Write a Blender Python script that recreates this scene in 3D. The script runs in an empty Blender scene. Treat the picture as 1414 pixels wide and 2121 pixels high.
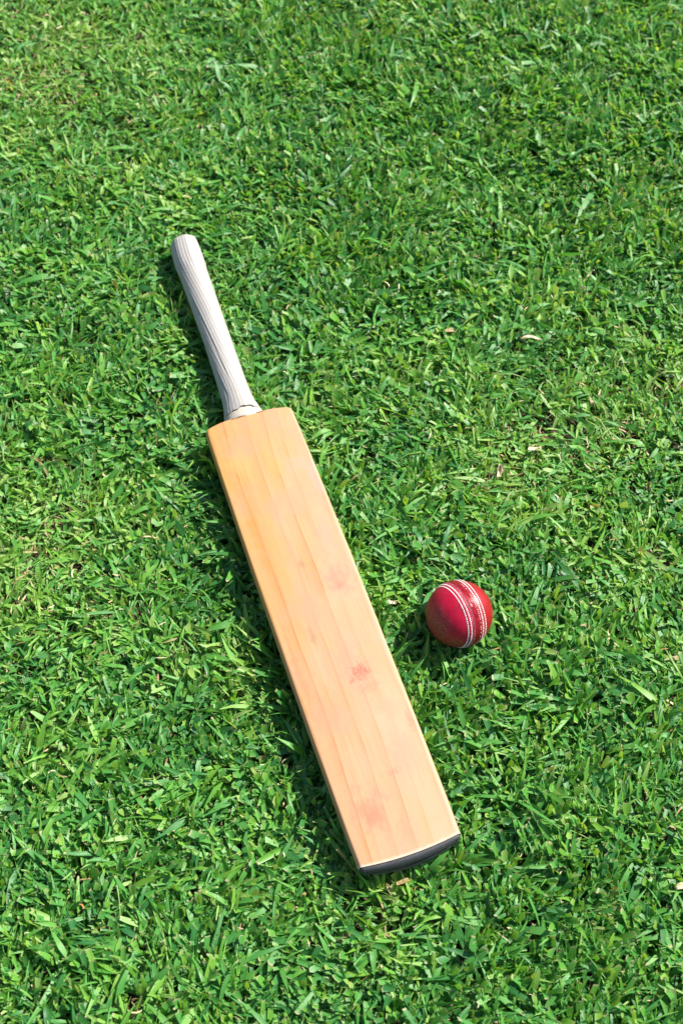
import bpy, math, random
import numpy as np
from mathutils import Vector, Matrix

rng = np.random.default_rng(11)
random.seed(5)
scene = bpy.context.scene
R = math.radians

# ---------------------------------------------------------------- camera
cam_d = bpy.data.cameras.new('camera')
cam = bpy.data.objects.new('camera', cam_d)
scene.collection.objects.link(cam)
cam.location = (0, 0, 1.261)
cam.rotation_euler = (R(90 - 59.3), 0, 0)
cam_d.sensor_fit = 'HORIZONTAL'
cam_d.sensor_width = 24.0
cam_d.lens = 24.0 * 2614 / 1414
cam_d.clip_start = 0.05
cam_d.clip_end = 100
cam_d.dof.use_dof = True
cam_d.dof.focus_distance = 1.33
cam_d.dof.aperture_fstop = 6.3
scene.camera = cam

# ---------------------------------------------------------------- sky, sun, exposure
SUN = Vector((0.70, 0.40, 0.82)).normalized()
el = math.asin(SUN.z)
az = math.atan2(SUN.x, SUN.y)
world = bpy.data.worlds.new('World')
scene.world = world
world.use_nodes = True
wn = world.node_tree
sky = wn.nodes.new('ShaderNodeTexSky')
sky.sky_type = 'NISHITA'
sky.sun_disc = False
sky.sun_elevation = el
sky.sun_rotation = az
bg = wn.nodes['Background']
bg.inputs['Strength'].default_value = 0.085
wn.links.new(sky.outputs['Color'], bg.inputs['Color'])
sun_d = bpy.data.lights.new('sun', 'SUN')
sun_d.energy = 5.0
sun_d.angle = R(0.55)
sun_d.color = (1.0, 0.955, 0.88)
sun = bpy.data.objects.new('sun', sun_d)
scene.collection.objects.link(sun)
sun.rotation_euler = SUN.to_track_quat('Z', 'Y').to_euler()
vs = scene.view_settings
vs.view_transform = 'Standard'
vs.look = 'None'
vs.exposure = 1.0
vs.gamma = 1.0

# ---------------------------------------------------------------- helpers
def link(o, parent=None):
    scene.collection.objects.link(o)
    if parent is not None:
        o.parent = parent
    return o

def empty(name, label, cat, loc=(0, 0, 0), rz=0.0):
    o = bpy.data.objects.new(name, None)
    o.empty_display_size = 0.02
    o.location = loc
    o.rotation_euler = (0, 0, rz)
    o['label'] = label
    o['category'] = cat
    return link(o)

def mesh_np(name, V, F, mats, parent=None, smooth=True, uv=None, col=None, colname='tint'):
    """V (n,3), F (m,k) index array, all faces with k corners."""
    V = np.asarray(V, dtype=np.float32)
    F = np.asarray(F, dtype=np.int32)
    me = bpy.data.meshes.new(name)
    k = F.shape[1]
    me.vertices.add(len(V))
    me.vertices.foreach_set('co', V.ravel())
    me.loops.add(F.size)
    me.loops.foreach_set('vertex_index', F.ravel())
    me.polygons.add(len(F))
    me.polygons.foreach_set('loop_start', np.arange(0, F.size, k, dtype=np.int32))
    if smooth:
        me.polygons.foreach_set('use_smooth', np.ones(len(F), dtype=bool))
    if uv is not None:
        lay = me.uv_layers.new(name='uv')
        lay.data.foreach_set('uv', np.asarray(uv, dtype=np.float32)[F.ravel()].ravel())
    if col is not None:
        at = me.attributes.new(colname, 'FLOAT_COLOR', 'POINT')
        at.data.foreach_set('color', np.asarray(col, dtype=np.float32).ravel())
    me.update(calc_edges=True)
    me.validate()
    for m in (mats if isinstance(mats, (list, tuple)) else [mats]):
        me.materials.append(m)
    return link(bpy.data.objects.new(name, me), parent)

def loft(rings, closed=True, cap0=True, cap1=True):
    """rings: (n, m, 3) -> V, F (quads; caps are fans of degenerate-free tris written as quads)."""
    n, m = len(rings), len(rings[0])
    V = [tuple(p) for r in rings for p in r]
    F = []
    for i in range(n - 1):
        for j in range(m if closed else m - 1):
            a = i * m + j
            b = i * m + (j + 1) % m
            F.append((a, b, b + m, a + m))
    return V, F

def pyobj(name, V, F, mat, parent=None, smooth=True):
    me = bpy.data.meshes.new(name)
    me.from_pydata([tuple(map(float, v)) for v in V], [], F)
    if smooth:
        for p in me.polygons:
            p.use_smooth = True
    me.update()
    me.materials.append(mat)
    return link(bpy.data.objects.new(name, me), parent)

class NT:
    """small helper for node materials"""
    def __init__(self, name):
        self.m = bpy.data.materials.new(name)
        self.m.use_nodes = True
        self.t = self.m.node_tree
        self.p = self.t.nodes['Principled BSDF']
        self.out = self.t.nodes['Material Output']
    def n(self, kind, **kw):
        nd = self.t.nodes.new(kind)
        for k, v in kw.items():
            setattr(nd, k, v)
        return nd
    def l(self, a, b):
        self.t.links.new(a, b)
    def val(self, x):
        return x
    def math(self, op, a, b=None, c=None, clamp=False):
        nd = self.n('ShaderNodeMath', operation=op, use_clamp=clamp)
        for i, v in enumerate((a, b, c)):
            if v is None:
                continue
            if isinstance(v, (int, float)):
                nd.inputs[i].default_value = v
            else:
                self.l(v, nd.inputs[i])
        return nd.outputs[0]
    def mix(self, fac, a, b, mode='MIX'):
        nd = self.n('ShaderNodeMix', data_type='RGBA', blend_type=mode)
        for s, v in ((nd.inputs[0], fac), (nd.inputs[6], a), (nd.inputs[7], b)):
            if isinstance(v, (int, float)):
                s.default_value = v
            elif isinstance(v, tuple):
                s.default_value = (*v, 1) if len(v) == 3 else v
            else:
                self.l(v, s)
        return nd.outputs[2]
    def ramp(self, fac, stops, interp='LINEAR'):
        nd = self.n('ShaderNodeValToRGB')
        cr = nd.color_ramp
        cr.interpolation = interp
        while len(cr.elements) < len(stops):
            cr.elements.new(0.5)
        for e, (p, c) in zip(cr.elements, sorted(stops, key=lambda s: s[0])):
            e.position = p
            e.color = (*c, 1) if len(c) == 3 else c
        self.l(fac, nd.inputs[0])
        return nd.outputs[0]
    def noise(self, vec, scale, detail=3, rough=0.55, dist=0.0):
        nd = self.n('ShaderNodeTexNoise')
        nd.inputs['Scale'].default_value = scale
        nd.inputs['Detail'].default_value = detail
        nd.inputs['Roughness'].default_value = rough
        nd.inputs['Distortion'].default_value = dist
        if vec is not None:
            self.l(vec, nd.inputs['Vector'])
        return nd.outputs[0]
    def mapping(self, vec, scale=(1, 1, 1), loc=(0, 0, 0)):
        nd = self.n('ShaderNodeMapping')
        nd.inputs['Scale'].default_value = scale
        nd.inputs['Location'].default_value = loc
        self.l(vec, nd.inputs['Vector'])
        return nd.outputs[0]
    def bump(self, h, strength, dist, normal=None):
        nd = self.n('ShaderNodeBump')
        nd.inputs['Strength'].default_value = strength
        nd.inputs['Distance'].default_value = dist
        self.l(h, nd.inputs['Height'])
        if normal is not None:
            self.l(normal, nd.inputs['Normal'])
        return nd.outputs[0]

def sstep(a, b, x):
    t = np.clip((x - a) / (b - a), 0, 1)
    return t * t * (3 - 2 * t)

SEAM_N = Vector((0.87152, 0.44840, -0.19848)).normalized()   # axis of the ball through its two halves

# ================================================================= materials
def leaf_material():
    N = NT('grass_leaf')
    at = N.n('ShaderNodeAttribute', attribute_name='tint')
    sep = N.n('ShaderNodeSeparateColor')
    N.l(at.outputs['Color'], sep.inputs[0])
    hue, dry, clip = sep.outputs[0], sep.outputs[1], sep.outputs[2]
    uv = N.n('ShaderNodeUVMap', uv_map='uv')
    suv = N.n('ShaderNodeSeparateXYZ')
    N.l(uv.outputs[0], suv.inputs[0])
    u, v = suv.outputs[0], suv.outputs[1]
    green = N.ramp(hue, [(0.0, (0.036, 0.185, 0.044)), (0.30, (0.077, 0.285, 0.054)),
                         (0.58, (0.124, 0.358, 0.052)), (0.80, (0.200, 0.418, 0.048)),
                         (1.0, (0.31, 0.47, 0.13))])
    # lengthwise veins and a paler midrib
    vein = N.math('SINE', N.math('MULTIPLY', u, 44.0))
    vein = N.math('MULTIPLY_ADD', vein, 0.10, 0.96)
    mid = N.math('SUBTRACT', 1.0, N.math('MULTIPLY', N.math('ABSOLUTE', N.math('SUBTRACT', u, 0.5)), 9.0), clamp=True)
    green = N.mix(N.math('MULTIPLY', mid, 0.28), green, (0.16, 0.38, 0.12))
    vm = N.n('ShaderNodeVectorMath', operation='SCALE')
    N.l(green, vm.inputs[0]); N.l(vein, vm.inputs[3])
    green = vm.outputs[0]
    # pale sheath end
    base = N.math('SUBTRACT', 1.0, N.math('MULTIPLY', v, 7.0), clamp=True)
    green = N.mix(N.math('MULTIPLY', base, 0.55), green, (0.20, 0.30, 0.09))
    # tan frayed mown end
    geo = N.n('ShaderNodeNewGeometry')
    nz = N.noise(geo.outputs['Position'], 900, 2)
    thr = N.math('MULTIPLY_ADD', nz, 0.11, 0.88)
    tip = N.math('MULTIPLY', N.math('GREATER_THAN', v, thr), clip)
    green = N.mix(N.math('MULTIPLY', tip, 0.75), green, (0.46, 0.40, 0.22))
    # dead leaves and brown spots
    dcol = N.ramp(N.noise(geo.outputs['Position'], 160, 3), [(0.3, (0.26, 0.15, 0.06)), (0.55, (0.44, 0.31, 0.15)), (0.75, (0.55, 0.45, 0.28))])
    col = N.mix(dry, green, dcol)
    blot = N.ramp(N.noise(geo.outputs['Position'], 420, 2), [(0.70, (0, 0, 0)), (0.78, (1, 1, 1))])
    sb = N.n('ShaderNodeSeparateColor'); N.l(blot, sb.inputs[0])
    col = N.mix(N.math('MULTIPLY', sb.outputs[0], 0.45), col, (0.24, 0.22, 0.08))
    N.l(col, N.p.inputs['Base Color'])
    N.p.inputs['Roughness'].default_value = 0.38
    N.p.inputs['Specular IOR Level'].default_value = 0.45
    bh = N.math('SINE', N.math('MULTIPLY', u, 44.0))
    N.l(N.bump(bh, 0.25, 0.0002), N.p.inputs['Normal'])
    tr = N.n('ShaderNodeBsdfTranslucent')
    tcol = N.mix(1.0, col, (1.55, 1.40, 0.55), 'MULTIPLY')
    N.l(tcol, tr.inputs['Color'])
    mx = N.n('ShaderNodeMixShader')
    mx.inputs[0].default_value = 0.38
    N.l(N.p.outputs[0], mx.inputs[1]); N.l(tr.outputs[0], mx.inputs[2])
    N.l(mx.outputs[0], N.out.inputs[0])
    return N.m

def straw_material():
    N = NT('dry_straw')
    at = N.n('ShaderNodeAttribute', attribute_name='tint')
    sep = N.n('ShaderNodeSeparateColor')
    N.l(at.outputs['Color'], sep.inputs[0])
    c = N.ramp(sep.outputs[0], [(0.0, (0.10, 0.055, 0.022)), (0.35, (0.26, 0.165, 0.075)), (0.7, (0.42, 0.31, 0.16)), (0.92, (0.60, 0.52, 0.36)), (1.0, (0.5, 0.2, 0.04))])
    N.l(c, N.p.inputs['Base Color'])
    N.p.inputs['Roughness'].default_value = 0.6
    return N.m

def ground_material():
    N = NT('soil')
    tc = N.n('ShaderNodeTexCoord')
    ob = tc.outputs['Object']
    a = N.noise(ob, 90, 6, 0.65)
    c = N.ramp(a, [(0.3, (0.020, 0.014, 0.008)), (0.55, (0.055, 0.038, 0.020)), (0.75, (0.13, 0.09, 0.05))])
    # lawn too far out to build leaf by leaf
    d = N.n('ShaderNodeVectorMath', operation='DISTANCE')
    N.l(ob, d.inputs[0]); d.inputs[1].default_value = (0, 1.1, 0)
    far = N.math('MULTIPLY_ADD', d.outputs['Value'], 2.0, -1.9, clamp=True)
    turf = N.ramp(N.noise(ob, 140, 5, 0.7), [(0.32, (0.012, 0.045, 0.010)), (0.5, (0.045, 0.15, 0.03)), (0.68, (0.12, 0.30, 0.06))])
    c = N.mix(far, c, turf)
    N.l(c, N.p.inputs['Base Color'])
    N.p.inputs['Roughness'].default_value = 0.95
    N.l(N.bump(N.noise(ob, 220, 5), 0.8, 0.003), N.p.inputs['Normal'])
    return N.m

def willow_material():
    N = NT('oiled_willow')
    tc = N.n('ShaderNodeTexCoord')
    ob = tc.outputs['Object']
    sp = N.n('ShaderNodeSeparateXYZ'); N.l(ob, sp.inputs[0])
    x, y, z = sp.outputs
    # slow wander of the growth rings along the blade
    w = N.noise(N.mapping(ob, (4, 3.2, 4)), 1.0, 2)
    w2 = N.noise(N.mapping(ob, (30, 9, 30)), 1.0, 3)
    drift = N.math('MULTIPLY', N.math('ADD', y, 0.27), -0.016)
    xs = N.math('ADD', N.math('ADD', x, N.math('MULTIPLY', N.math('SUBTRACT', w, 0.5), 0.024)),
                N.math('ADD', N.math('MULTIPLY', N.math('SUBTRACT', w2, 0.5), 0.0022), drift))
    uu = N.math('MULTIPLY_ADD', xs, 1 / 0.124, 0.5)
    pale, mid, deep = (0.465, 0.278, 0.145), (0.446, 0.242, 0.104), (0.355, 0.136, 0.038)
    lines = [0.075, 0.22, 0.30, 0.44, 0.60, 0.73, 0.90]
    amps = [0.55, 0.95, 0.35, 0.65, 0.85, 0.45, 0.6]
    stops = [(0.0, mid)]
    mixc = lambda a, b, t: tuple(a[i] * (1 - t) + b[i] * t for i in range(3))
    for q, am in zip(lines, amps):
        stops += [(q - 0.035, mixc(pale, deep, 0.30 * am)), (q - 0.010, mixc(pale, deep, 0.52 * am)), (q, mixc(pale, deep, 0.95 * am)), (q + 0.008, mixc(pale, deep, 0.06 * am))]
    stops = stops[:31] + [(1.0, mid)]
    grain = N.ramp(uu, stops)
    # second, fainter set of fine fibres
    fib = N.noise(N.mapping(ob, (520, 9, 520)), 1.0, 5, 0.75)
    fibc = N.ramp(fib, [(0.30, (0.84, 0.77, 0.68)), (0.47, (0.98, 0.97, 0.96)), (0.62, (1.0, 1.0, 1.0)), (0.8, (1.05, 1.07, 1.10))])
    col = N.mix(1.0, grain, fibc, 'MULTIPLY')
    # broad tones: amber oil soaked in on the handle end, left; pale pink wear right and towards the toe
    amb = N.math('ADD', N.math('MULTIPLY', x, -7.0), N.math('MULTIPLY_ADD', y, 1.9, 0.70))
    amb = N.math('ADD', amb, N.math('MULTIPLY_ADD', N.noise(N.mapping(ob, (40, 9, 40)), 1.0, 4), 1.6, -0.80), clamp=True)
    col = N.mix(N.math('MULTIPLY', amb, 0.95), col, N.mix(1.0, col, (1.0, 0.93, 0.54), 'MULTIPLY'))
    pk = N.math('ADD', N.math('MULTIPLY', x, 8.0), N.math('MULTIPLY_ADD', N.noise(N.mapping(ob, (34, 11, 34), (3, 1, 0)), 1.0, 4), 2.6, -1.10), clamp=True)
    col = N.mix(N.math('MULTIPLY', pk, 0.55), col, (0.515, 0.305, 0.215))
    pk2 = N.ramp(N.noise(N.mapping(ob, (26, 20, 26), (9, 4, 0)), 1.0, 4), [(0.47, (0, 0, 0)), (0.68, (1, 1, 1))])
    s2 = N.n('ShaderNodeSeparateColor'); N.l(pk2, s2.inputs[0])
    col = N.mix(N.math('MULTIPLY', s2.outputs[0], 0.75), col, (0.50, 0.235, 0.135))
    low = N.math('MULTIPLY', N.math('MULTIPLY_ADD', y, -3.2, -0.62, clamp=True), N.ramp(N.noise(N.mapping(ob, (48, 16, 48), (5, 7, 0)), 1.0, 4), [(0.36, (0.1, 0.1, 0.1)), (0.62, (1, 1, 1))]))
    col = N.mix(N.math('MULTIPLY', low, 0.32), col, (0.50, 0.262, 0.178))
    grime = N.ramp(N.noise(N.mapping(ob, (70, 34, 70), (2, 9, 0)), 1.0, 6, 0.7), [(0.56, (0, 0, 0)), (0.76, (1, 1, 1))])
    sg = N.n('ShaderNodeSeparateColor'); N.l(grime, sg.inputs[0])
    col = N.mix(N.math('MULTIPLY', sg.outputs[0], 0.30), col, (0.33, 0.185, 0.105))
    # ball marks, scuffs and stains at their own places: (x, y, rx, ry, colour, strength, noise scale)
    marks = [(0.0157, -0.343, .011, .010, (0.40, 0.065, 0.030), 0.85, 520),
             (0.0045, -0.350, .004, .003, (0.36, 0.06, 0.04), 0.70, 600),
             (0.0190, -0.362, .014, .007, (0.48, 0.17, 0.095), 0.45, 520),
             (0.0120, -0.352, .018, .016, (0.54, 0.24, 0.15), 0.40, 260),
             (0.0299, -0.2404, .006, .006, (0.46, 0.12, 0.08), 0.60, 480),
             (0.0300, -0.232, .017, .022, (0.54, 0.20, 0.14), 0.60, 170),
             (-0.024, -0.4836, .020, .024, (0.56, 0.18, 0.11), 0.60, 130),
             (-0.022, -0.4910, .010, .009, (0.57, 0.15, 0.085), 0.34, 200),
             (-0.004, -0.474, .018, .014, (0.56, 0.25, 0.17), 0.32, 160),
             (0.0045, -0.512, .009, .017, (0.45, 0.19, 0.10), 0.32, 260),
             (-0.0174, -0.289, .004, .012, (0.24, 0.14, 0.085), 0.5, 520),
             (-0.0016, -0.2034, .004, .008, (0.30, 0.15, 0.085), 0.55, 520),
             (0.004, -0.232, .010, .018, (0.38, 0.20, 0.12), 0.32, 360),
             (0.0466, -0.409, .004, .014, (0.28, 0.16, 0.11), 0.55, 520),
             (0.0469, -0.099, .009, .034, (0.48, 0.30, 0.26), 0.5, 110),
             (0.030, -0.078, .012, .014, (0.46, 0.30, 0.23), 0.32, 150),
             (-0.044, -0.335, .005, .055, (0.46, 0.19, 0.085), 0.5, 120),
             (0.022, -0.302, .016, .012, (0.45, 0.27, 0.19), 0.3, 250),
             (-0.030, -0.055, .014, .030, (0.58, 0.32, 0.11), 0.55, 90),
             (-0.036, -0.150, .009, .070, (0.54, 0.22, 0.055), 0.55, 70),
             (-0.022, -0.185, .010, .060, (0.57, 0.28, 0.085), 0.5, 80),
             (0.010, -0.060, .010, .040, (0.58, 0.32, 0.10), 0.45, 80),
             (0.012, -0.455, .008, .004, (0.42, 0.16, 0.11), 0.45, 520),
             (0.006, -0.325, .026, .030, (0.54, 0.23, 0.16), 0.42, 150),
             (-0.030, -0.375, .018, .026, (0.53, 0.22, 0.14), 0.40, 170),
             (0.030, -0.440, .018, .030, (0.53, 0.24, 0.17), 0.40, 150),
             (0.034, -0.180, .014, .030, (0.53, 0.25, 0.19), 0.40, 140),
             (-0.010, -0.255, .016, .022, (0.50, 0.24, 0.15), 0.38, 190)]
    for mx_, my_, rx, ry, c, s, ns in marks:
        c = tuple(v * 0.9 for v in c)
        dx = N.math('MULTIPLY', N.math('SUBTRACT', x, mx_), 1 / rx)
        dy = N.math('MULTIPLY', N.math('SUBTRACT', y, my_), 1 / ry)
        d2 = N.math('ADD', N.math('MULTIPLY', dx, dx), N.math('MULTIPLY', dy, dy))
        g = N.math('POWER', 2.718, N.math('MULTIPLY', d2, -1.0))
        nn = N.noise(N.mapping(ob, (1, 0.6, 1), (mx_ * 40, my_ * 30, 0)), ns, 4, 0.65)
        f = N.math('MULTIPLY', N.math('SUBTRACT', N.math('ADD', N.math('MULTIPLY', g, 0.85), N.math('MULTIPLY', nn, 2.2)), 1.32), 1.6, clamp=True)
        f = N.math('MULTIPLY', N.math('MULTIPLY', f, s), N.math('GREATER_THAN', g, 0.02))
        col = N.mix(f, col, c)
    # scattered tiny dark specks of the wood
    spk = N.n('ShaderNodeTexVoronoi', feature='F1')
    spk.inputs['Scale'].default_value = 1.0
    N.l(N.mapping(ob, (150, 80, 150)), spk.inputs['Vector'])
    sk = N.math('LESS_THAN', spk.outputs['Distance'], 0.055)
    col = N.mix(N.math('MULTIPLY', sk, 0.28), col, (0.22, 0.12, 0.06))
    # bare whitish worn strip along the toe edge
    sag = N.math('MULTIPLY_ADD', N.math('MULTIPLY', x, x), 1.55, -0.5368)
    dt = N.math('SUBTRACT', y, sag)
    tn = N.math('MULTIPLY_ADD', N.noise(ob, 120, 3), 0.006, 0.0)
    tw = N.math('SUBTRACT', 1.0, N.math('DIVIDE', dt, N.math('ADD', tn, 0.0004)), clamp=True)
    col = N.mix(N.math('MULTIPLY', tw, 0.85), col, (0.55, 0.47, 0.38))
    N.l(col, N.p.inputs['Base Color'])
    # the bare wood sides are greyer
    N.p.inputs['Roughness'].default_value = 0.46
    N.p.inputs['Specular IOR Level'].default_value = 0.35
    h = N.math('ADD', N.math('MULTIPLY', fib, 0.5), N.math('MULTIPLY', N.noise(ob, 60, 3), 0.8))
    N.l(N.bump(h, 0.22, 0.0006), N.p.inputs['Normal'])
    return N.m

def rubber_grip_material():
    N = NT('white_grip_rubber')
    tc = N.n('ShaderNodeTexCoord')
    ob = tc.outputs['Object']
    a = N.noise(N.mapping(ob, (30, 12, 30)), 1.0, 4)
    b = N.noise(ob, 700, 3)
    c = N.ramp(a, [(0.3, (0.295, 0.270, 0.242)), (0.6, (0.352, 0.327, 0.297)), (0.8, (0.38, 0.354, 0.324))])
    c = N.mix(0.25, c, N.ramp(b, [(0.35, (0.24, 0.22, 0.20)), (0.6, (0.46, 0.44, 0.42))]))
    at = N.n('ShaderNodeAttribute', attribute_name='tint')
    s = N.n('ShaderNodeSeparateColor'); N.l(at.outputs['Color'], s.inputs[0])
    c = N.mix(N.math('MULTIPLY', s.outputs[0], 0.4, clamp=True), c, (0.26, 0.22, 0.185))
    N.l(c, N.p.inputs['Base Color'])
    N.p.inputs['Roughness'].default_value = 0.48
    wv = N.n('ShaderNodeTexWave', wave_type='BANDS', bands_direction='Y')
    wv.inputs['Scale'].default_value = 155
    wv.inputs['Distortion'].default_value = 0.4
    N.l(ob, wv.inputs['Vector'])
    N.l(N.bump(wv.outputs[1], 0.55, 0.0005), N.p.inputs['Normal'])
    return N.m

def plain(name, col, rough, bump=0.0, scale=300, var=0.15, spec=0.5):
    N = NT(name)
    tc = N.n('ShaderNodeTexCoord')
    a = N.noise(tc.outputs['Object'], scale, 4)
    lo = tuple(c * (1 - var) for c in col); hi = tuple(min(1, c * (1 + var)) for c in col)
    N.l(N.ramp(a, [(0.3, lo), (0.7, hi)]), N.p.inputs['Base Color'])
    N.p.inputs['Roughness'].default_value = rough
    N.p.inputs['Specular IOR Level'].default_value = spec
    if bump:
        N.l(N.bump(a, bump, 0.0008), N.p.inputs['Normal'])
    return N.m

def toe_material():
    N = NT('black_toe_rubber')
    tc = N.n('ShaderNodeTexCoord')
    ob = tc.outputs['Object']
    a = N.noise(N.mapping(ob, (60, 60, 260)), 1.0, 5, 0.65)
    b = N.noise(ob, 900, 3)
    c = N.ramp(a, [(0.35, (0.020, 0.021, 0.025)), (0.6, (0.038, 0.040, 0.045)), (0.78, (0.085, 0.085, 0.09))])
    c = N.mix(0.35, c, N.ramp(b, [(0.4, (0.016, 0.016, 0.02)), (0.7, (0.085, 0.085, 0.09))]))
    N.l(c, N.p.inputs['Base Color'])
    N.p.inputs['Roughness'].default_value = 0.62
    N.l(N.bump(b, 0.4, 0.0005), N.p.inputs['Normal'])
    return N.m

def leather_material(name, scuffed):
    N = NT(name)
    tc = N.n('ShaderNodeTexCoord')
    ob = tc.outputs['Object']
    a = N.noise(ob, 55, 5, 0.6)
    b = N.noise(ob, 420, 4, 0.6)
    if scuffed:
        c = N.ramp(a, [(0.3, (0.23, 0.001, 0.015)), (0.55, (0.37, 0.002, 0.026)), (0.75, (0.43, 0.006, 0.040))])
        # worn brown patch around this half's pole (object Z) and on the side it lies on
        dots = []
        for wd, k in (((-0.82, -0.50, 0.10), 1.0), ((-0.30, -0.80, -0.35), 1.0)):
            q = SEAM_N.to_track_quat('Z', 'Y').inverted() @ Vector(wd).normalized()
            vm = N.n('ShaderNodeVectorMath', operation='DOT_PRODUCT')
            vm.inputs[1].default_value = (q.x / 0.036, -q.y / 0.036, -q.z / 0.036)
            N.l(ob, vm.inputs[0])
            dots.append(vm.outputs['Value'])
        px = N.math('MAXIMUM', dots[0], dots[1])
        f = N.math('ADD', N.math('MULTIPLY_ADD', px, 3.2, -1.95), N.math('MULTIPLY_ADD', a, 1.6, -0.8), clamp=True)
        wear = N.mix(N.ramp(b, [(0.35, (0, 0, 0)), (0.7, (1, 1, 1))]), (0.085, 0.018, 0.009), (0.24, 0.10, 0.05))
        c = N.mix(N.math('MULTIPLY', f, 0.85), c, wear)
        c = N.mix(N.ramp(N.noise(ob, 800, 3), [(0.58, (0, 0, 0)), (0.75, (0.25, 0.25, 0.25))]), c, (0.45, 0.12, 0.14))
        N.p.inputs['Roughness'].default_value = 0.55
        N.p.inputs['Specular IOR Level'].default_value = 0.22
        bs = 0.35
    else:
        c = N.ramp(a, [(0.3, (0.19, 0.001, 0.008)), (0.6, (0.275, 0.002, 0.012)), (0.8, (0.32, 0.006, 0.018))])
        N.p.inputs['Roughness'].default_value = 0.34
        bs = 0.18
    # hide rubbed pale between the inner rows of stitches
    sz = N.n('ShaderNodeSeparateXYZ'); N.l(ob, sz.inputs[0])
    bd = N.math('MULTIPLY', N.math('SUBTRACT', sz.outputs[2], 0.0058 if scuffed else 0.0066), 1 / 0.0016)
    bm = N.math('POWER', 2.718, N.math('MULTIPLY', N.math('MULTIPLY', bd, bd), -1.0))
    rub = N.math('MULTIPLY', N.math('MULTIPLY_ADD', N.noise(ob, 600, 4, 0.7), 5.0, -2.3, clamp=True), N.math('MULTIPLY_ADD', N.noise(ob, 70, 2), 4.0, -1.6, clamp=True))
    c = N.mix(N.math('MULTIPLY', N.math('MULTIPLY', bm, rub), 0.85), c, (0.50, 0.33, 0.33))
    N.l(c, N.p.inputs['Base Color'])
    N.p.inputs['Coat Weight'].default_value = 0.06 if scuffed else 0.2
    N.p.inputs['Coat Roughness'].default_value = 0.3
    h = N.math('ADD', N.math('MULTIPLY', b, 0.5), N.noise(ob, 130, 3))
    N.l(N.bump(h, bs, 0.0004), N.p.inputs['Normal'])
    return N.m

M_leaf = leaf_material()
M_straw = straw_material()
M_soil = ground_material()
M_willow = willow_material()
M_grip = rubber_grip_material()
M_bind = plain('cream_binding_twine', (0.44, 0.39, 0.315), 0.7, 0.5, 500, 0.12)
M_toe = toe_material()
M_leatherA = leather_material('scuffed_crimson_leather', True)
M_leatherB = leather_material('polished_red_leather', False)
M_seam = plain('seam_leather', (0.25, 0.003, 0.010), 0.28, 0.3, 260, 0.3)
M_thread = plain('white_thread', (0.62, 0.58, 0.56), 0.6, 0.2, 900, 0.2)
M_thread_dark = plain('grimy_thread', (0.10, 0.075, 0.085), 0.6, 0.2, 500, 0.85)
M_thread_worn = plain('worn_thread', (0.62, 0.36, 0.35), 0.55, 0.2, 500, 0.4)

# ================================================================= ground
def ground():
    n = 90
    g = np.sign(np.linspace(-1, 1, n)) * np.abs(np.linspace(-1, 1, n)) ** 1.6 * 6.0
    X, Y = np.meshgrid(g, g + 0.9)
    Z = 0.0015 * np.sin(X * 31 + Y * 17) + 0.0012 * np.cos(X * 53 - Y * 41)
    V = np.c_[X.ravel(), Y.ravel(), Z.ravel()]
    i = np.arange(n * n).reshape(n, n)
    F = np.c_[i[:-1, :-1].ravel(), i[:-1, 1:].ravel(), i[1:, 1:].ravel(), i[1:, :-1].ravel()]
    o = mesh_np('ground', V, F, M_soil)
    o['kind'] = 'structure'
    o['label'] = 'dark brown soil showing between the grass leaves'
    return o
ground()

# ================================================================= cricket bat
BAT = np.array([-0.10765, 0.84219, 0.055])
BAT_A = R(109.02) - math.pi / 2           # local +y runs towards the handle
BL = 0.5325                                # blade length to the toe corners
bat = empty('cricket_bat', 'pale orange wooden cricket bat with white rubber grip lying face up on the grass', 'cricket bat', tuple(BAT), BAT_A)

HZ = -0.0178                               # height of the handle's axis
def hw_at(y):                              # half width of the blade and its shoulders
    ys = [-0.5325, -0.50, -0.40, -0.20, -0.06, -0.014, -0.006, -0.002, 0.0002, 0.0018, 0.0032, 0.0050, 0.0075, 0.0100, 0.014, 0.026]
    ws = [0.0515, 0.0525, 0.0535, 0.0540, 0.0529, 0.0521, 0.0519, 0.0515, 0.0508, 0.0488, 0.0430, 0.0345, 0.0260, 0.0205, 0.0188, 0.0180]
    return np.interp(y, ys, ws)
def te_at(y):                              # edge thickness
    return np.interp(y, [-0.54, -0.50, -0.30, -0.05, 0.0, 0.012, 0.026], [0.0155, 0.0185, 0.022, 0.018, 0.017, 0.017, 0.016])
def sp_at(y):                              # depth of the spine at the middle
    return np.interp(y, [-0.54, -0.50, -0.38, -0.20, -0.05, 0.0, 0.014, 0.026], [0.0212, 0.030, 0.045, 0.040, 0.033, 0.032, 0.033, 0.032])

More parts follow.
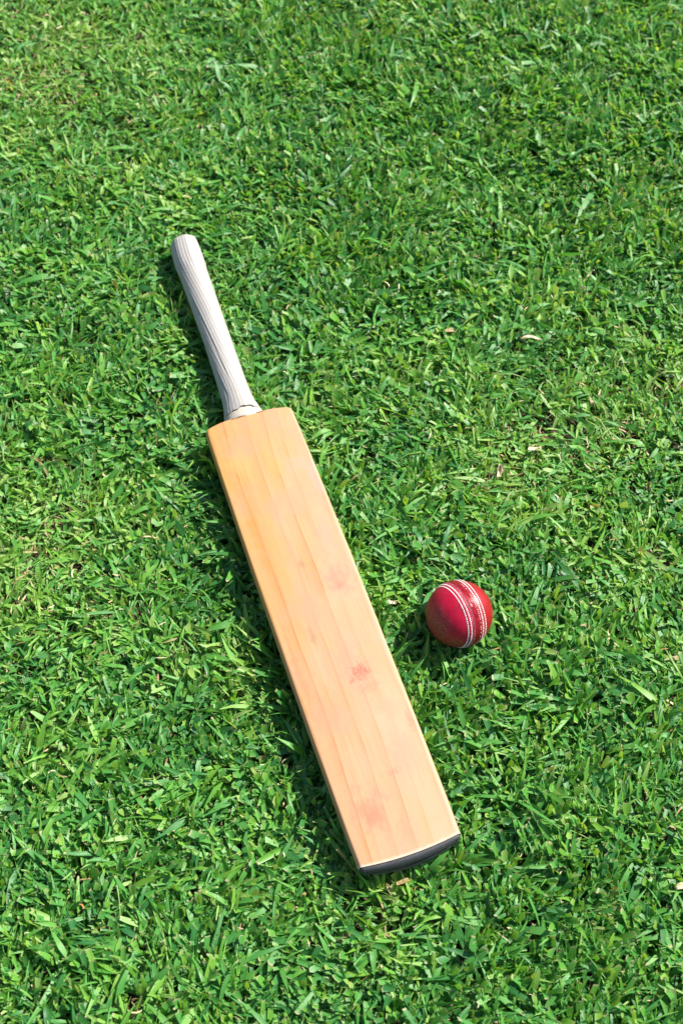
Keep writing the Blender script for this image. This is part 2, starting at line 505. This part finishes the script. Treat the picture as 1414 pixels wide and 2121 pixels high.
def section(hw, te, sp, inset=0.0, crown=0.0012):
    """closed outline (x, z) of the blade, face at z = 0, counter-clockwise seen from +y"""
    hw = hw - inset
    rc = 0.0028
    P = []
    nx = 15
    for i in range(nx):
        s = -1 + 2 * i / (nx - 1)
        x = s * (hw - rc)
        P.append((x, crown * (1 - s * s) - inset))
    for k in range(1, 5):                  # rounded face corner, right
        t = k / 5 * math.pi / 2
        P.append((hw - rc + rc * math.sin(t), -rc + rc * math.cos(t) - inset))
    for k in range(6):                     # slightly swollen side
        t = k / 5
        P.append((hw + 0.0014 * math.sin(math.pi * min(1, t * 1.05)), -rc - (te - 2 * rc) * t))
    for i in range(25):                    # back with its spine
        s = 1 - 2 * i / 24
        d = te + (sp - te) * (1 - abs(s) ** 1.5)
        P.append((s * (hw - 0.004), -d + inset))
    for k in range(6):
        t = 1 - k / 5
        P.append((-hw - 0.0014 * math.sin(math.pi * min(1, t * 1.05)), -rc - (te - 2 * rc) * t))
    for k in range(1, 5):
        t = math.pi / 2 * (1 - k / 5)
        P.append((-(hw - rc) - rc * math.sin(t), -rc + rc * math.cos(t) - inset))
    return np.array(P)

def toe_shift(x, z, hw, depth):
    q = 1 - np.clip(np.abs(x) / hw, 0, 1) ** 2
    sag = 0.0043 * q
    return -sag

def build_blade():
    ys = list(np.linspace(-0.5325, -0.50, 8)) + list(np.linspace(-0.49, -0.02, 58)) + \
         list(np.linspace(-0.014, 0.012, 28)) + [0.016, 0.020, 0.026]
    rings = []
    for y in ys:
        S = section(hw_at(y), te_at(y), sp_at(y))
        w = float(sstep(-0.50, -0.5325, y))
        yy = y + w * toe_shift(S[:, 0], S[:, 1], hw_at(y), sp_at(y))
        zz = S[:, 1].copy()
        # pressed dents and soft hollows of play
        for dx, dy, rx, ry, dep in ((-0.0169, -0.4237, .007, .0022, .0007), (-0.0143, -0.4031, .006, .0018, .0005), (-0.012, -0.4290, .006, .002, -.0004),
                                    (0.016, -0.353, .010, .006, .0007), (0.012, -0.36, .006, .003, -.0004), (0.002, -0.20, .02, .004, .0003)):
            zz = np.where(S[:, 1] > -0.001, zz - dep * np.exp(-((S[:, 0] - dx) / rx) ** 2 - ((yy - dy) / ry) ** 2), zz)
        # neck: the top drops to meet the round handle
        if y > 0:
            k = float(sstep(0.003, 0.010, y))
            c = -0.018
            ang = S[:, 0] / hw_at(y)
            rnd = c + 0.0150 * np.sqrt(np.clip(1 - np.minimum(np.abs(ang), np.abs(S[:, 0]) / 0.021) ** 2 * 0.96, 0, 1))
            k = k * (1 - sstep(0.0195, 0.0255, np.abs(S[:, 0]))) if y < 0.013 else k
            zz = np.where(S[:, 1] > -0.003, zz * (1 - k) + rnd * k, zz)
        X = S[:, 0]
        if y > 0.005:                      # the neck rounds off inside the binding
            k2 = float(sstep(0.005, 0.009, y))
            q = np.clip((zz - HZ) / 0.0162, -1, 1)
            xm = 0.0205 * np.sqrt(1 - q * q)
            X = X * (1 - k2) + np.sign(X) * np.minimum(np.abs(X), xm) * k2
            zz = zz * (1 - k2) + (HZ + 0.0162 * q) * k2
        rings.append(np.c_[X + (-0.0025 * float(sstep(-0.004, 0.014, y))), yy, zz])
    V, F = loft(rings)
    m = len(rings[0])
    F.append(tuple(range(m)))
    F.append(tuple(reversed(range((len(rings) - 1) * m, len(rings) * m))))
    return pyobj('blade', V, F, M_willow, bat)
# finer blade rings where the dents are
blade = build_blade()
mod = blade.modifiers.new('subdivision', 'SUBSURF')
mod.levels = 1; mod.render_levels = 1; mod.boundary_smooth = 'PRESERVE_CORNERS'

def build_toe():
    hw, te, sp = hw_at(-0.5325), te_at(-0.5325), sp_at(-0.5325)
    rings = []
    for off, ins, bul in ((-0.004, 0.0016, 0), (0.0004, 0.0013, 0), (0.0012, 0.0010, 0.0008), (0.0030, 0.0016, 0.0022),
                          (0.0042, 0.0034, 0.0032), (0.0048, 0.0070, 0.0038)):
        S = section(hw, te, sp, ins, 0.0008)
        q = 1 - np.clip(np.abs(S[:, 0]) / hw, 0, 1) ** 2
        low = np.clip(-S[:, 1] / 0.02, 0, 1)
        y = -0.5325 + toe_shift(S[:, 0], S[:, 1], hw, sp) - off * (0.55 + 0.45 * q ** 0.35) - bul * low * (0.25 + 0.75 * q ** 0.5)
        rings.append(np.c_[S[:, 0], y, S[:, 1]])
    c = rings[-1].mean(0)
    for q in (0.7, 0.4, 0.12):
        r = rings[5].copy()
        r[:, 2] = c[2] + (rings[5][:, 2] - c[2]) * q
        r[:, 0] = rings[5][:, 0] * (1 - (1 - q) * 0.04)
        w = (1 - np.clip(np.abs(r[:, 0]) / hw, 0, 1) ** 2)
        mid = -0.5325 - 0.0043 * w - 0.0050 * (0.55 + 0.45 * w ** 0.35) - 0.0012 * w
        r[:, 1] = mid + (rings[5][:, 1] - mid) * q
        rings.append(r)
    V, F = loft(rings)
    m = len(rings[0]); n = len(rings)
    F.append(tuple(range(m)))
    F.append(tuple(reversed(range((n - 1) * m, n * m))))
    F = [tuple(reversed(f)) for f in F]
    return pyobj('toe_guard', V, F, M_toe, bat)
build_toe()

def cx_at(y):
    return np.interp(y, [0.0, 0.04, 0.065, 0.137, 0.24, 0.27, 0.30, 0.312], [-0.0028, -0.0024, -0.0019, 0.0, 0.0011, 0.0014, 0.0030, 0.0036])
def hr_at(y):
    return np.interp(y, [0.016, 0.026, 0.032, 0.045, 0.065, 0.10, 0.137, 0.20, 0.242, 0.252, 0.262, 0.276, 0.290, 0.300, 0.306],
                        [0.0226, 0.0212, 0.0196, 0.0182, 0.0174, 0.0170, 0.0167, 0.0174, 0.0178, 0.0179, 0.0187, 0.0188, 0.0182, 0.0172, 0.0162])

def build_grip():
    m = 288
    ys = list(np.linspace(0.0165, 0.30, 190)) + [0.3025, 0.3045, 0.3060, 0.3072, 0.3080, 0.3084]
    th = np.linspace(0, 2 * math.pi, m, endpoint=False)
    rings, cols = [], []
    for y in ys:
        r = hr_at(min(y, 0.306))
        end = 1.0
        if y > 0.302:
            t = (y - 0.302) / (0.3086 - 0.302)
            end = math.sqrt(max(0.02, 1 - t * t)) 
        tw = 1.15 * sstep(0.25, 0.05, y) + 0.10 * math.sin(y * 40)
        ph = 30 * (th + tw)
        amp = 0.00030 if y < 0.25 else 0.00045
        rib = amp * (np.abs(np.sin(ph / 2)) ** 0.7 - 0.6)
        # finely notched rib tops
        notch = 0.00014 * math.sin(y * 2 * math.pi / 0.0026)
        rr = r + rib * (0.25 + 0.75 * end) + notch * (np.abs(np.sin(ph / 2)) > 0.6)
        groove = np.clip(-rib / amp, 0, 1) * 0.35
        # two deep drawn folds where the rubber is twisted
        for a0, a1, dep, y0, y1 in ((2.65, 1.85, 0.0005, 0.075, 0.245), (2.95, 2.25, 0.0005, 0.045, 0.16)):
            if y0 - 0.02 < y < y1 + 0.02:
                k = float(sstep(y0 - 0.02, y0 + 0.01, y) * sstep(y1 + 0.02, y1 - 0.01, y))
                ag = a1 + (a0 - a1) * np.clip((y - y0) / (y1 - y0), 0, 1)
                gg = np.exp(-((th - ag) / 0.075) ** 2)
                rr = rr - dep * k * gg + dep * 0.6 * k * np.exp(-((th - ag + 0.13) / 0.07) ** 2)
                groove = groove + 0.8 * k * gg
        # rolled double layer at the top end
        rr = rr + 0.0003 * float(sstep(0.254, 0.257, y)) 
        # upper layer has flatter facets
        if y > 0.25:
            rr = rr + 0.0003 * float(sstep(0.25, 0.262, y)) * np.cos(8 * (th + 0.2))
        yy = np.full(m, y)
        if y < 0.026:                                     # torn wavy lower hem
            k = (0.026 - y) / 0.0095
            yy = yy + k * (0.0008 * np.sin(th * 5 + 1) + 0.0006 * np.sin(th * 13))
        yy = yy + 0.0022 * np.clip(np.sin(th), 0, 1) * float(sstep(0.05, 0.0165, y))
        x = cx_at(y) + rr * end * np.cos(th) * 1.0
        z = HZ + rr * end * np.sin(th) * (0.97 - 0.11 * float(sstep(0.05, 0.018, y)))
        rings.append(np.c_[x, yy, z])
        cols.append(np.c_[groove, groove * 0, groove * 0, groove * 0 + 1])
    V = np.concatenate(rings); C = np.concatenate(cols)
    n = len(rings)
    i = np.arange(n * m).reshape(n, m)
    j = np.roll(i, -1, axis=1)
    F = np.stack([i[:-1], i[1:], j[1:], j[:-1]], -1).reshape(-1, 4)
    grip = mesh_np('grip', V, F, M_grip, bat, col=C)
    # closed butt of the handle
    r = rings[-1]
    c = r.mean(0) + np.array([0, 0.0004, 0])
    Vc = np.vstack([r, c]); Fc = [(k, m, (k + 1) % m) for k in range(m)]
    pyobj('butt_cap', Vc, Fc, M_grip, grip)
    return grip
build_grip()

def build_binding():
    m = 120
    th = np.linspace(0, 2 * math.pi, m, endpoint=False)
    rings = []
    ys = np.linspace(0.0065, 0.0225, 34)
    for k, y in enumerate(ys):
        r = np.interp(y, [0.0065, 0.009, 0.014, 0.0225], [0.0228, 0.0232, 0.0218, 0.0204])
        r = r + 0.00028 * math.cos(k * 2 * math.pi / 5)
        if k in (0, len(ys) - 1):
            r -= 0.0014
        up = np.clip(np.sin(th), 0, 1)
        yy = y + 0.0022 * np.sin(th * 3 + 2) * (1 if y < 0.012 else 0.3) - 0.0022 * up + 0.0012 * np.abs(np.cos(th)) ** 3
        rings.append(np.c_[-0.0026 + r * np.cos(th) * 1.08, yy, HZ + r * np.sin(th) * 0.83])
    V = np.concatenate(rings); n = len(rings)
    i = np.arange(n * m).reshape(n, m); j = np.roll(i, -1, axis=1)
    F = np.stack([i[:-1], i[1:], j[1:], j[:-1]], -1).reshape(-1, 4)
    return mesh_np('handle_binding', V, F, M_bind, bat)
build_binding()

# ================================================================= cricket ball
BALL = np.array([0.12573, 0.59538, 0.045])
BR = 0.0358
ball = empty('cricket_ball', 'red leather cricket ball with white stitched seam lying in the grass beside the bat', 'cricket ball', tuple(BALL))
ball.rotation_euler = SEAM_N.to_track_quat('Z', 'Y').to_euler()
ROWS = [(-18.1, M_thread, 1.0), (-12.6, M_thread, 1.0), (-6.6, M_thread_dark, 0.92), (5.6, M_thread_worn, 0.7), (10.7, M_thread, 1.0), (17.3, M_thread, 1.0)]

def ball_r(lat):                      # lat in degrees from the seam
    a = np.abs(lat)
    r = BR + 0.00055 * sstep(22, 15, a)
    for q, _, _ in ROWS:
        r = r - 0.00026 * np.exp(-((lat - q) / 1.1) ** 2)
        r = r + 0.00016 * np.exp(-((lat - q - 2.8) / 1.2) ** 2)
    r = r - 0.0005 * np.exp(-((a - 3.2) / 0.7) ** 2)
    return r

def half(sign, mat, name, label=None):
    lats = np.concatenate([np.linspace(3.0, 24, 60), np.linspace(25.5, 90, 34)]) * sign
    m = 160
    th = np.linspace(0, 2 * math.pi, m, endpoint=False)
    rings = []
    for la in lats:
        lr = R(la)
        r = ball_r(la)
        c = max(math.cos(lr), 1e-4)
        rings.append(np.c_[r * c * np.cos(th), r * c * np.sin(th), np.full(m, r * math.sin(lr))])
    V = np.concatenate(rings)
    if sign < 0:
        V = V * np.array([1, 1, 1])
    n = len(rings)
    i = np.arange(n * m).reshape(n, m); j = np.roll(i, -1, axis=1)
    F = np.stack([i[:-1], j[:-1], j[1:], i[1:]], -1).reshape(-1, 4)
    if sign < 0:
        F = F[:, ::-1]
        # turn the half so that its own +Z is its pole
        V = V * np.array([1, -1, -1])
    o = mesh_np(name, V, F, mat, ball)
    if sign < 0:
        o.rotation_euler = (math.pi, 0, 0)
    if label:
        o['label'] = label
    return o
half(-1, M_leatherA, 'leather_half', 'scuffed crimson half worn brown at its side')
half(1, M_leatherB, 'leather_half', 'smoother bright red half')

def seam_band():
    lats = np.linspace(-4.0, 4.0, 29)
    m = 200
    th = np.linspace(0, 2 * math.pi, m, endpoint=False)
    rings = []
    for la in lats:
        r = BR + 0.00025 + 0.0004 * math.cos(R(la / 4.4 * 90)) + 0.00022 * math.cos(la * 2 * math.pi / 2.6)
        rr = r + 0.00018 * np.sin(th * 11 + la) + 0.0001 * np.sin(th * 29 + la * 2)
        if abs(la) > 3.8:
            rr = rr - 0.0012
        c = math.cos(R(la)); s = math.sin(R(la))
        rings.append(np.c_[rr * c * np.cos(th), rr * c * np.sin(th), rr * s])
    V = np.concatenate(rings); n = len(rings)
    i = np.arange(n * m).reshape(n, m); j = np.roll(i, -1, axis=1)
    F = np.stack([i[:-1], j[:-1], j[1:], i[1:]], -1).reshape(-1, 4)
    mesh_np('seam', V, F, M_seam, ball)
seam_band()

def stitch_row(lat, mat, size, worn, flip):
    la = R(lat)
    rad = ball_r(lat) + 0.00014
    ring = rad * math.cos(la)
    n = int(2 * math.pi * ring / 0.00205)
    V, F = [], []
    prof = [(-1.0, 0.25), (-0.72, 0.85), (0.0, 1.0), (0.72, 0.85), (1.0, 0.25)]
    for k in range(n):
        if worn and random.random() < 0.42 + 0.3 * math.sin(k * 0.13):
            continue
        t = (k + random.uniform(-0.08, 0.08)) / n * 2 * math.pi
        er = np.array([math.cos(la) * math.cos(t), math.cos(la) * math.sin(t), math.sin(la)])
        et = np.array([-math.sin(t), math.cos(t), 0.0])
        ez = np.cross(er, et)
        c = er * rad
        sl = R(36 + random.uniform(-5, 5)) * flip
        d = et * math.cos(sl) + ez * math.sin(sl)
        sdir = np.cross(er, d)
        L, W = 0.00122 * (0.8 if worn else 1), 0.00064 * size
        b = len(V)
        for s, q in prof:
            for a in range(6):
                ang = a / 6 * 2 * math.pi
                V.append(c + d * (s * L) + sdir * (math.cos(ang) * W * q) + er * (math.sin(ang) * W * q * 0.8 - 0.0002 * s * s))
        for i in range(4):
            for a in range(6):
                F.append((b + i * 6 + a, b + i * 6 + (a + 1) % 6, b + (i + 1) * 6 + (a + 1) % 6, b + (i + 1) * 6 + a))
    o = mesh_np('stitch_row', np.array(V), np.array(F), mat, ball)
    o['kind'] = 'stuff'
    return o
for k, (la, mt, sz) in enumerate(ROWS):
    stitch_row(la, mt, sz, mt is M_thread_worn, -1 if k < 3 else 1)

# ================================================================= grass
ca, sa = math.cos(BAT_A), math.sin(BAT_A)
def to_bat(x, y):
    dx, dy = x - BAT[0], y - BAT[1]
    return dx * ca + dy * sa, -dx * sa + dy * ca

def press(P):
    """leaves give way under the bat and round the ball"""
    P = P.copy()
    bx, by = to_bat(P[:, 0], P[:, 1])
    hw = hw_at(np.clip(by, -0.5325, 0.026)) + 0.002
    ins = (np.abs(bx) < hw) & (by < 0.014) & (by > -0.548)
    q = np.clip(np.abs(bx) / hw, 0, 1)
    te, sp = te_at(np.clip(by, -0.54, 0.026)), sp_at(np.clip(by, -0.54, 0.026))
    bot = BAT[2] - (te + (sp - te) * (1 - q ** 1.5)) - 0.0015
    P[:, 2] = np.where(ins, np.minimum(P[:, 2], np.maximum(bot, 0.001)), P[:, 2])
    r = hr_at(np.clip(by, 0.016, 0.306)) + 0.0012
    dx = bx - cx_at(by)
    ins = (np.abs(dx) < r) & (by >= 0.010) & (by < 0.313)
    bot = BAT[2] + HZ - np.sqrt(np.clip(r * r - dx * dx, 0, None))
    P[:, 2] = np.where(ins, np.minimum(P[:, 2], np.maximum(bot, 0.001)), P[:, 2])
    d = P - BALL
    L = np.linalg.norm(d, axis=1)
    rb = BR + 0.0014
    near = L < rb
    d[near, 2] = np.minimum(d[near, 2], 0.004)
    L2 = np.maximum(np.linalg.norm(d, axis=1), 1e-6)
    P[near] = (BALL + d * (rb / L2)[:, None])[near]
    P[:, 2] = np.maximum(P[:, 2], 0.0012)
    return P

# smooth random field from summed cosines
class Field:
    def __init__(self, seed, fmin, fmax, n=26):
        g = np.random.default_rng(seed)
        f = np.exp(g.uniform(np.log(fmin), np.log(fmax), n)); a = g.uniform(0, 2 * np.pi, n)
        self.kx, self.ky, self.ph = f * np.cos(a) * 6.283, f * np.sin(a) * 6.283, g.uniform(0, 6.283, n)
        self.am = f ** -0.5; self.am /= np.sqrt((self.am ** 2).sum() / 2)
    def __call__(self, x, y):
        s = np.zeros_like(x)
        for kx, ky, p, a in zip(self.kx, self.ky, self.ph, self.am):
            s += a * np.cos(kx * x + ky * y + p)
        return s
F_big, F_mid, F_az, F_len = Field(1, 0.7, 4), Field(2, 4, 18), Field(3, 3, 14), Field(4, 2, 9)

# close-mown, thinner places with straw showing, and lusher ones: x, y, radius, amount
PATCH = [(-0.35, 0.70, 0.17, 1.1), (0.20, 0.80, 0.06, 0.8), (-0.45, 1.52, 0.20, 0.7), (0.34, 0.31, 0.04, 0.4), (0.03, 0.93, 0.11, 0.4),
         (0.045, 0.31, 0.025, 0.3), (-0.20, 0.88, 0.05, 0.3), (0.40, 1.0, 0.12, 0.3), (-0.02, 1.15, 0.14, -0.6), (0.35, 1.35, 0.30, -0.7), (0.0, 1.55, 0.25, -0.4), (0.2, 0.45, 0.2, -0.2),
         (0.12, 0.75, 0.20, 0.20), (0.33, 0.90, 0.16, 0.12), (-0.25, 0.20, 0.25, -0.35), (0.25, 0.15, 0.2, -0.35)]
def scalped(x, y):
    s = 0.16 * F_big(x, y) + 0.12 * F_mid(x, y) + 0.08
    for px, py, r, a in PATCH:
        s = s + a * np.exp(-((x - px) ** 2 + (y - py) ** 2) / r ** 2)
    return np.clip(s, -0.6, 1.0)

def leaves(x, y, seed, tall=0):
    """one leaf per (x, y) root -> V, F, uv, colour"""
    g = np.random.default_rng(seed)
    n = len(x)
    S = scalped(x, y)
    sc = np.clip(S, 0, 1)
    kind = g.random(n)                       # <.72 broad lying leaf, <.9 rising leaf, else thin stem
    thin = kind > 0.82
    lush = np.clip(-S, 0, 0.6)
    rise = (kind > 0.60 - 0.35 * lush) & ~thin
    # the sward leans: each spot has its own favoured direction, loosely followed
    az = 2.0 + 1.3 * F_az(x, y) + np.where(g.random(n) < 0.62, g.normal(0, 0.75, n), g.uniform(-np.pi, np.pi, n))
    el0 = np.where(rise, g.uniform(R(45), R(82), n), g.uniform(R(4), R(42), n))
    el0 = np.where(thin, g.uniform(R(12), R(85), n), el0)
    L = np.clip(g.lognormal(math.log(0.0300), 0.40, n), 0.012, 0.075) * (1 - 0.36 * sc) * (1 + 0.25 * lush) * (1 + 0.12 * F_len(x, y))
    W = np.clip(g.normal(0.0051, 0.0014, n), 0.0024, 0.0095) * (1 - 0.22 * sc) * np.clip(L / 0.0295, 0.75, 1.2)
    W = np.where(thin, g.uniform(0.0008, 0.0026, n), W)
    z0 = (0.001 + 0.020 * g.random(n) ** 0.8) * (1 - 0.2 * sc)
    droop = np.where(rise, g.uniform(R(0), R(45), n), g.uniform(R(10), R(75), n))
    curl = g.normal(0, 0.35, n)
    H = (0.0255 + 0.0030 * F_mid(x, y) + g.normal(0, 0.0028, n)) * (1 - 0.2 * sc) + 0.012 * lush
    if tall:
        el0[-tall:] = g.uniform(R(35), R(85), tall)
        H[-tall:] = g.uniform(0.030, 0.050, tall)
        L[-tall:] = g.uniform(0.025, 0.055, tall)
    fine = 20
    px, py, pz = x.copy(), y.copy(), z0.copy()
    path = [np.stack([px, py, pz], 1)]
    tcut = np.ones(n)
    for k in range(fine):
        t = (k + 0.5) / fine
        e = np.maximum(el0 - droop * t * 1.25, R(-25))
        a = az + curl * t
        px = px + L / fine * np.cos(e) * np.cos(a)
        py = py + L / fine * np.cos(e) * np.sin(a)
        pz = pz + L / fine * np.sin(e)
        over = (pz > H) & (tcut >= 1)
        tcut = np.where(over, (k + 0.3) / fine, tcut)
        path.append(np.stack([px, py, pz], 1))
    path = np.stack(path, 0)                 # fine+1, n, 3
    far = (np.abs(x) > 0.70) | (y > 1.88) | (y < 0.06)          # outside the frame: fewer, larger leaves
    L = np.where(far, L * 1.2, L); W = np.where(far, W * 1.6, W)
    early = g.random(n) < 0.15 + 0.25 * sc
    tcut = np.where(early, np.minimum(tcut, g.uniform(0.5, 0.95, n)), tcut)
    clipped = tcut < 0.985
    tcut = np.clip(tcut, 0.22, 1)
    ns = 4
    roll = g.normal(0, R(30), n); twist = g.normal(0, R(28), n)
    fold = np.abs(g.normal(0.10, 0.09, n))
    rag = g.normal(0, 0.0011, (3, n)) * clipped
    idx = np.arange(n)
    VV = np.zeros((n, ns * 3, 3), np.float32); UV = np.zeros((n, ns * 3, 2), np.float32)
    for k in range(ns):
        tt = tcut * k / (ns - 1)
        f = tt * fine
        i0 = np.minimum(f.astype(int), fine - 1); w = (f - i0)[:, None]
        c = path[i0, idx] * (1 - w) + path[i0 + 1, idx] * w
        T = path[i0 + 1, idx] - path[i0, idx]
        T /= np.linalg.norm(T, axis=1)[:, None]
        sd = np.stack([-np.sin(az + curl * tt), np.cos(az + curl * tt), np.zeros(n)], 1)
        nn = np.cross(T, sd)
        rl = (roll + twist * tt)[:, None]
        s2 = sd * np.cos(rl) + nn * np.sin(rl)
        n2 = np.cross(T, s2)
        wd = W * np.where(tt < 0.3, 0.55 + 0.45 * np.sin(tt / 0.3 * np.pi / 2), np.clip(1 - ((tt - 0.3) / 0.7), 0, 1) ** 0.75)
        wd = np.maximum(wd, 0.00035)[:, None]
        end = (k == ns - 1)
        for q, sgn in ((0, -1), (1, 0), (2, 1)):
            v = c + s2 * wd * 0.5 * sgn
            if sgn == 0:
                v = v - n2 * (fold[:, None] * wd)
            if end:
                v = v + T * rag[q][:, None]
            VV[:, k * 3 + q] = v
            UV[:, k * 3 + q, 0] = q / 2
            UV[:, k * 3 + q, 1] = k / (ns - 1)
    V = press(VV.reshape(-1, 3).astype(np.float64))
    base = (np.arange(n) * ns * 3)[:, None, None]
    quad = []
    for k in range(ns - 1):
        for q in range(2):
            a = k * 3 + q
            quad.append((a, a + 1, a + 4, a + 3))
    F = (base + np.array(quad)[None]).reshape(-1, 4)
    hue = np.clip(g.beta(2.0, 2.6, n) + 0.33 * sc + np.where(rise, 0.16, -0.07) + np.where(thin, 0.22, 0) + 0.05 * F_mid(x, y) - 0.16 * lush, 0, 1)
    dry = (g.random(n) < 0.0012 + 0.010 * sc) * g.uniform(0.6, 1, n)
    C = np.stack([hue, dry, clipped * 1.0, np.ones(n)], 1).repeat(ns * 3, 0)
    return V, F, UV.reshape(-1, 2), C

def roots(x0, x1, y0, y1, dens, seed, hole=None):
    g = np.random.default_rng(seed)
    A = (x1 - x0) * (y1 - y0)
    nt = int(A * dens / 4)
    tx, ty = g.uniform(x0, x1, nt), g.uniform(y0, y1, nt)
    keep = g.random(nt) > 0.10 * np.clip(F_mid(tx, ty), 0, 1)
    if hole:
        hx0, hx1, hy0, hy1 = hole
        keep &= ~((tx > hx0) & (tx < hx1) & (ty > hy0) & (ty < hy1))
    tx, ty = tx[keep], ty[keep]
    x = np.repeat(tx, 4) + g.normal(0, 0.0045, len(tx) * 4)
    y = np.repeat(ty, 4) + g.normal(0, 0.0045, len(tx) * 4)
    return x, y

IN = (-0.68, 0.68, 0.08, 1.86)
x, y = roots(*IN, 74000, 21)
xo, yo = roots(-1.45, 1.45, -0.55, 2.8, 13500, 22, IN)
# uncut blades standing against the sides of the bat
ge = np.random.default_rng(77)
tt = ge.uniform(-0.53, 0.0, 420)
sd = np.where(ge.random(420) < 0.6, -1, 1) * (hw_at(tt) + ge.uniform(0.001, 0.009, 420))
ex = np.concatenate([sd, ge.uniform(-0.05, 0.05, 90)]); ey = np.concatenate([tt, -0.5475 - ge.uniform(0.001, 0.008, 90)])
wx, wy = BAT[0] + ex * ca - ey * sa, BAT[1] + ex * sa + ey * ca
nx_ = len(wx)
V, F, U, C = leaves(np.concatenate([x, xo, wx]), np.concatenate([y, yo, wy]), 23, nx_)
grass = mesh_np('lawn_grass', V, F, M_leaf, uv=U, col=C)
grass['kind'] = 'stuff'
grass['label'] = 'close mown broad bladed green lawn grass'

def strips(n, seed, zlo, zhi, llo, lhi, wlo, whi, dens_fn, tlo, thi, tilt):
    g = np.random.default_rng(seed)
    x, y = g.uniform(-0.72, 0.72, n), g.uniform(0.05, 1.9, n)
    k = g.random(n) < dens_fn(x, y)
    x, y = x[k], y[k]; n = len(x)
    a = g.uniform(0, 2 * np.pi, n); L = g.uniform(llo, lhi, n); W = g.uniform(wlo, whi, n)
    z = g.uniform(zlo, zhi, n); sl = g.normal(0, tilt, n); bend = g.normal(0, 0.5, n); rl = g.normal(0, 0.5, n)
    VV = np.zeros((n, 8, 3))
    for s in range(4):
        t = s / 3 - 0.5
        aa = a + bend * t
        c = np.stack([x + L * t * np.cos(aa), y + L * t * np.sin(aa), z + L * t * np.sin(sl) - np.abs(t) * L * 0.15], 1)
        sd = np.stack([-np.sin(aa) * np.cos(rl), np.cos(aa) * np.cos(rl), np.sin(rl)], 1)
        w = W * (0.6 if s in (0, 3) else 1.0)
        VV[:, s * 2] = c - sd * w[:, None] / 2
        VV[:, s * 2 + 1] = c + sd * w[:, None] / 2
    V = press(VV.reshape(-1, 3))
    q = np.array([(0, 1, 3, 2), (2, 3, 5, 4), (4, 5, 7, 6)])
    F = ((np.arange(n) * 8)[:, None, None] + q[None]).reshape(-1, 4)
    tone = g.uniform(tlo, thi, n)
    C = np.stack([tone, tone * 0, tone * 0, tone * 0 + 1], 1).repeat(8, 0)
    return V, F, C
V, F, C = strips(20000, 31, 0.002, 0.013, 0.012, 0.05, 0.0009, 0.0026, lambda x, y: 0.45 + 0.55 * np.clip(scalped(x, y), 0, 1), 0.0, 0.8, 0.25)
th = mesh_np('thatch', V, F, M_straw, col=C)
th['kind'] = 'stuff'
th['label'] = 'tan dead straw thatch under the green leaves'
V, F, C = strips(3200, 32, 0.014, 0.024, 0.004, 0.014, 0.0006, 0.0016, lambda x, y: 0.35 + 0.65 * np.clip(scalped(x, y), 0, 1), 0.55, 1.0, 0.35)
cl = mesh_np('grass_clippings', V, F, M_straw, col=C)
cl['kind'] = 'stuff'
cl['label'] = 'pale dry clippings scattered over the lawn'

# ================================================================= single dead leaves that stand out
def dry_leaf(x, y, z, ang, L, W, curl, tone, label, pitch=0.0, fork=0):
    ns, nw = 9, 5
    ce, se = math.cos(ang), math.sin(ang)
    V, C = [], []
    for k in range(ns):
        t = k / (ns - 1)
        w = W * (math.sin(math.pi * (0.12 + 0.80 * t)) ** 0.8) * (1 + 0.15 * math.sin(9 * t + ang))
        bx = (t - 0.5) * L
        side = 0.10 * L * math.sin(3.0 * t + ang * 3)
        for q in range(nw):
            u = q / (nw - 1) - 0.5
            lx, ly = bx + 0.0008 * math.sin(17 * u + 5 * t), side + u * w
            lz = curl * W * (2 * u) ** 2 + pitch * bx + 0.0022 * math.sin(5 * t + ang * 2) + 0.0006 * math.sin(23 * t + 9 * u)
            V.append((lx * ce - ly * se, lx * se + ly * ce, lz))
            C.append((min(1.0, max(0.0, tone + 0.10 * math.sin(13 * t + 4 * u + ang))), 0, 0, 1))
    F = [(k * nw + q, k * nw + q + 1, (k + 1) * nw + q + 1, (k + 1) * nw + q) for k in range(ns - 1) for q in range(nw - 1)]
    o = mesh_np('dry_leaf', np.array(V), np.array(F), M_straw, col=np.array(C))
    so = o.modifiers.new('thickness', 'SOLIDIFY'); so.thickness = 0.0004
    o.location = (x, y, z)
    o['label'] = label
    o['category'] = 'dead leaf'
    o['group'] = 'dead leaves on the lawn'
dry_leaf(0.056, 0.618, 0.026, 0.5, 0.010, 0.0055, 0.25, 0.84, 'small pale dead leaf in the grass just left of the red ball')
dry_leaf(0.183, 0.791, 0.020, 1.25, 0.015, 0.0060, 0.45, 0.74, 'tan curled dead leaf above the ball, lower left one of a pair', 0.15)
dry_leaf(0.227, 0.822, 0.021, 0.55, 0.017, 0.0060, 0.40, 0.84, 'pale tan dead leaf above the ball, upper right one of a pair', -0.1)
dry_leaf(0.333, 0.311, 0.022, 0.15, 0.020, 0.0065, 0.35, 0.78, 'tan torn dead leaf at the right edge, level with the bat toe')
dry_leaf(0.048, 0.309, 0.020, 2.3, 0.014, 0.0040, 0.5, 0.72, 'brown shrivelled dead leaf in the grass just below the black bat toe', 0.3)
dry_leaf(0.234, 0.982, 0.027, -0.08, 0.026, 0.0042, 0.1, 0.93, 'narrow bleached dead blade lying level with the bat handle at right')
dry_leaf(-0.216, 0.700, 0.024, 0.12, 0.018, 0.0018, 0.1, 0.95, 'thin whitish dead stalk in the thin pale grass left of the bat')
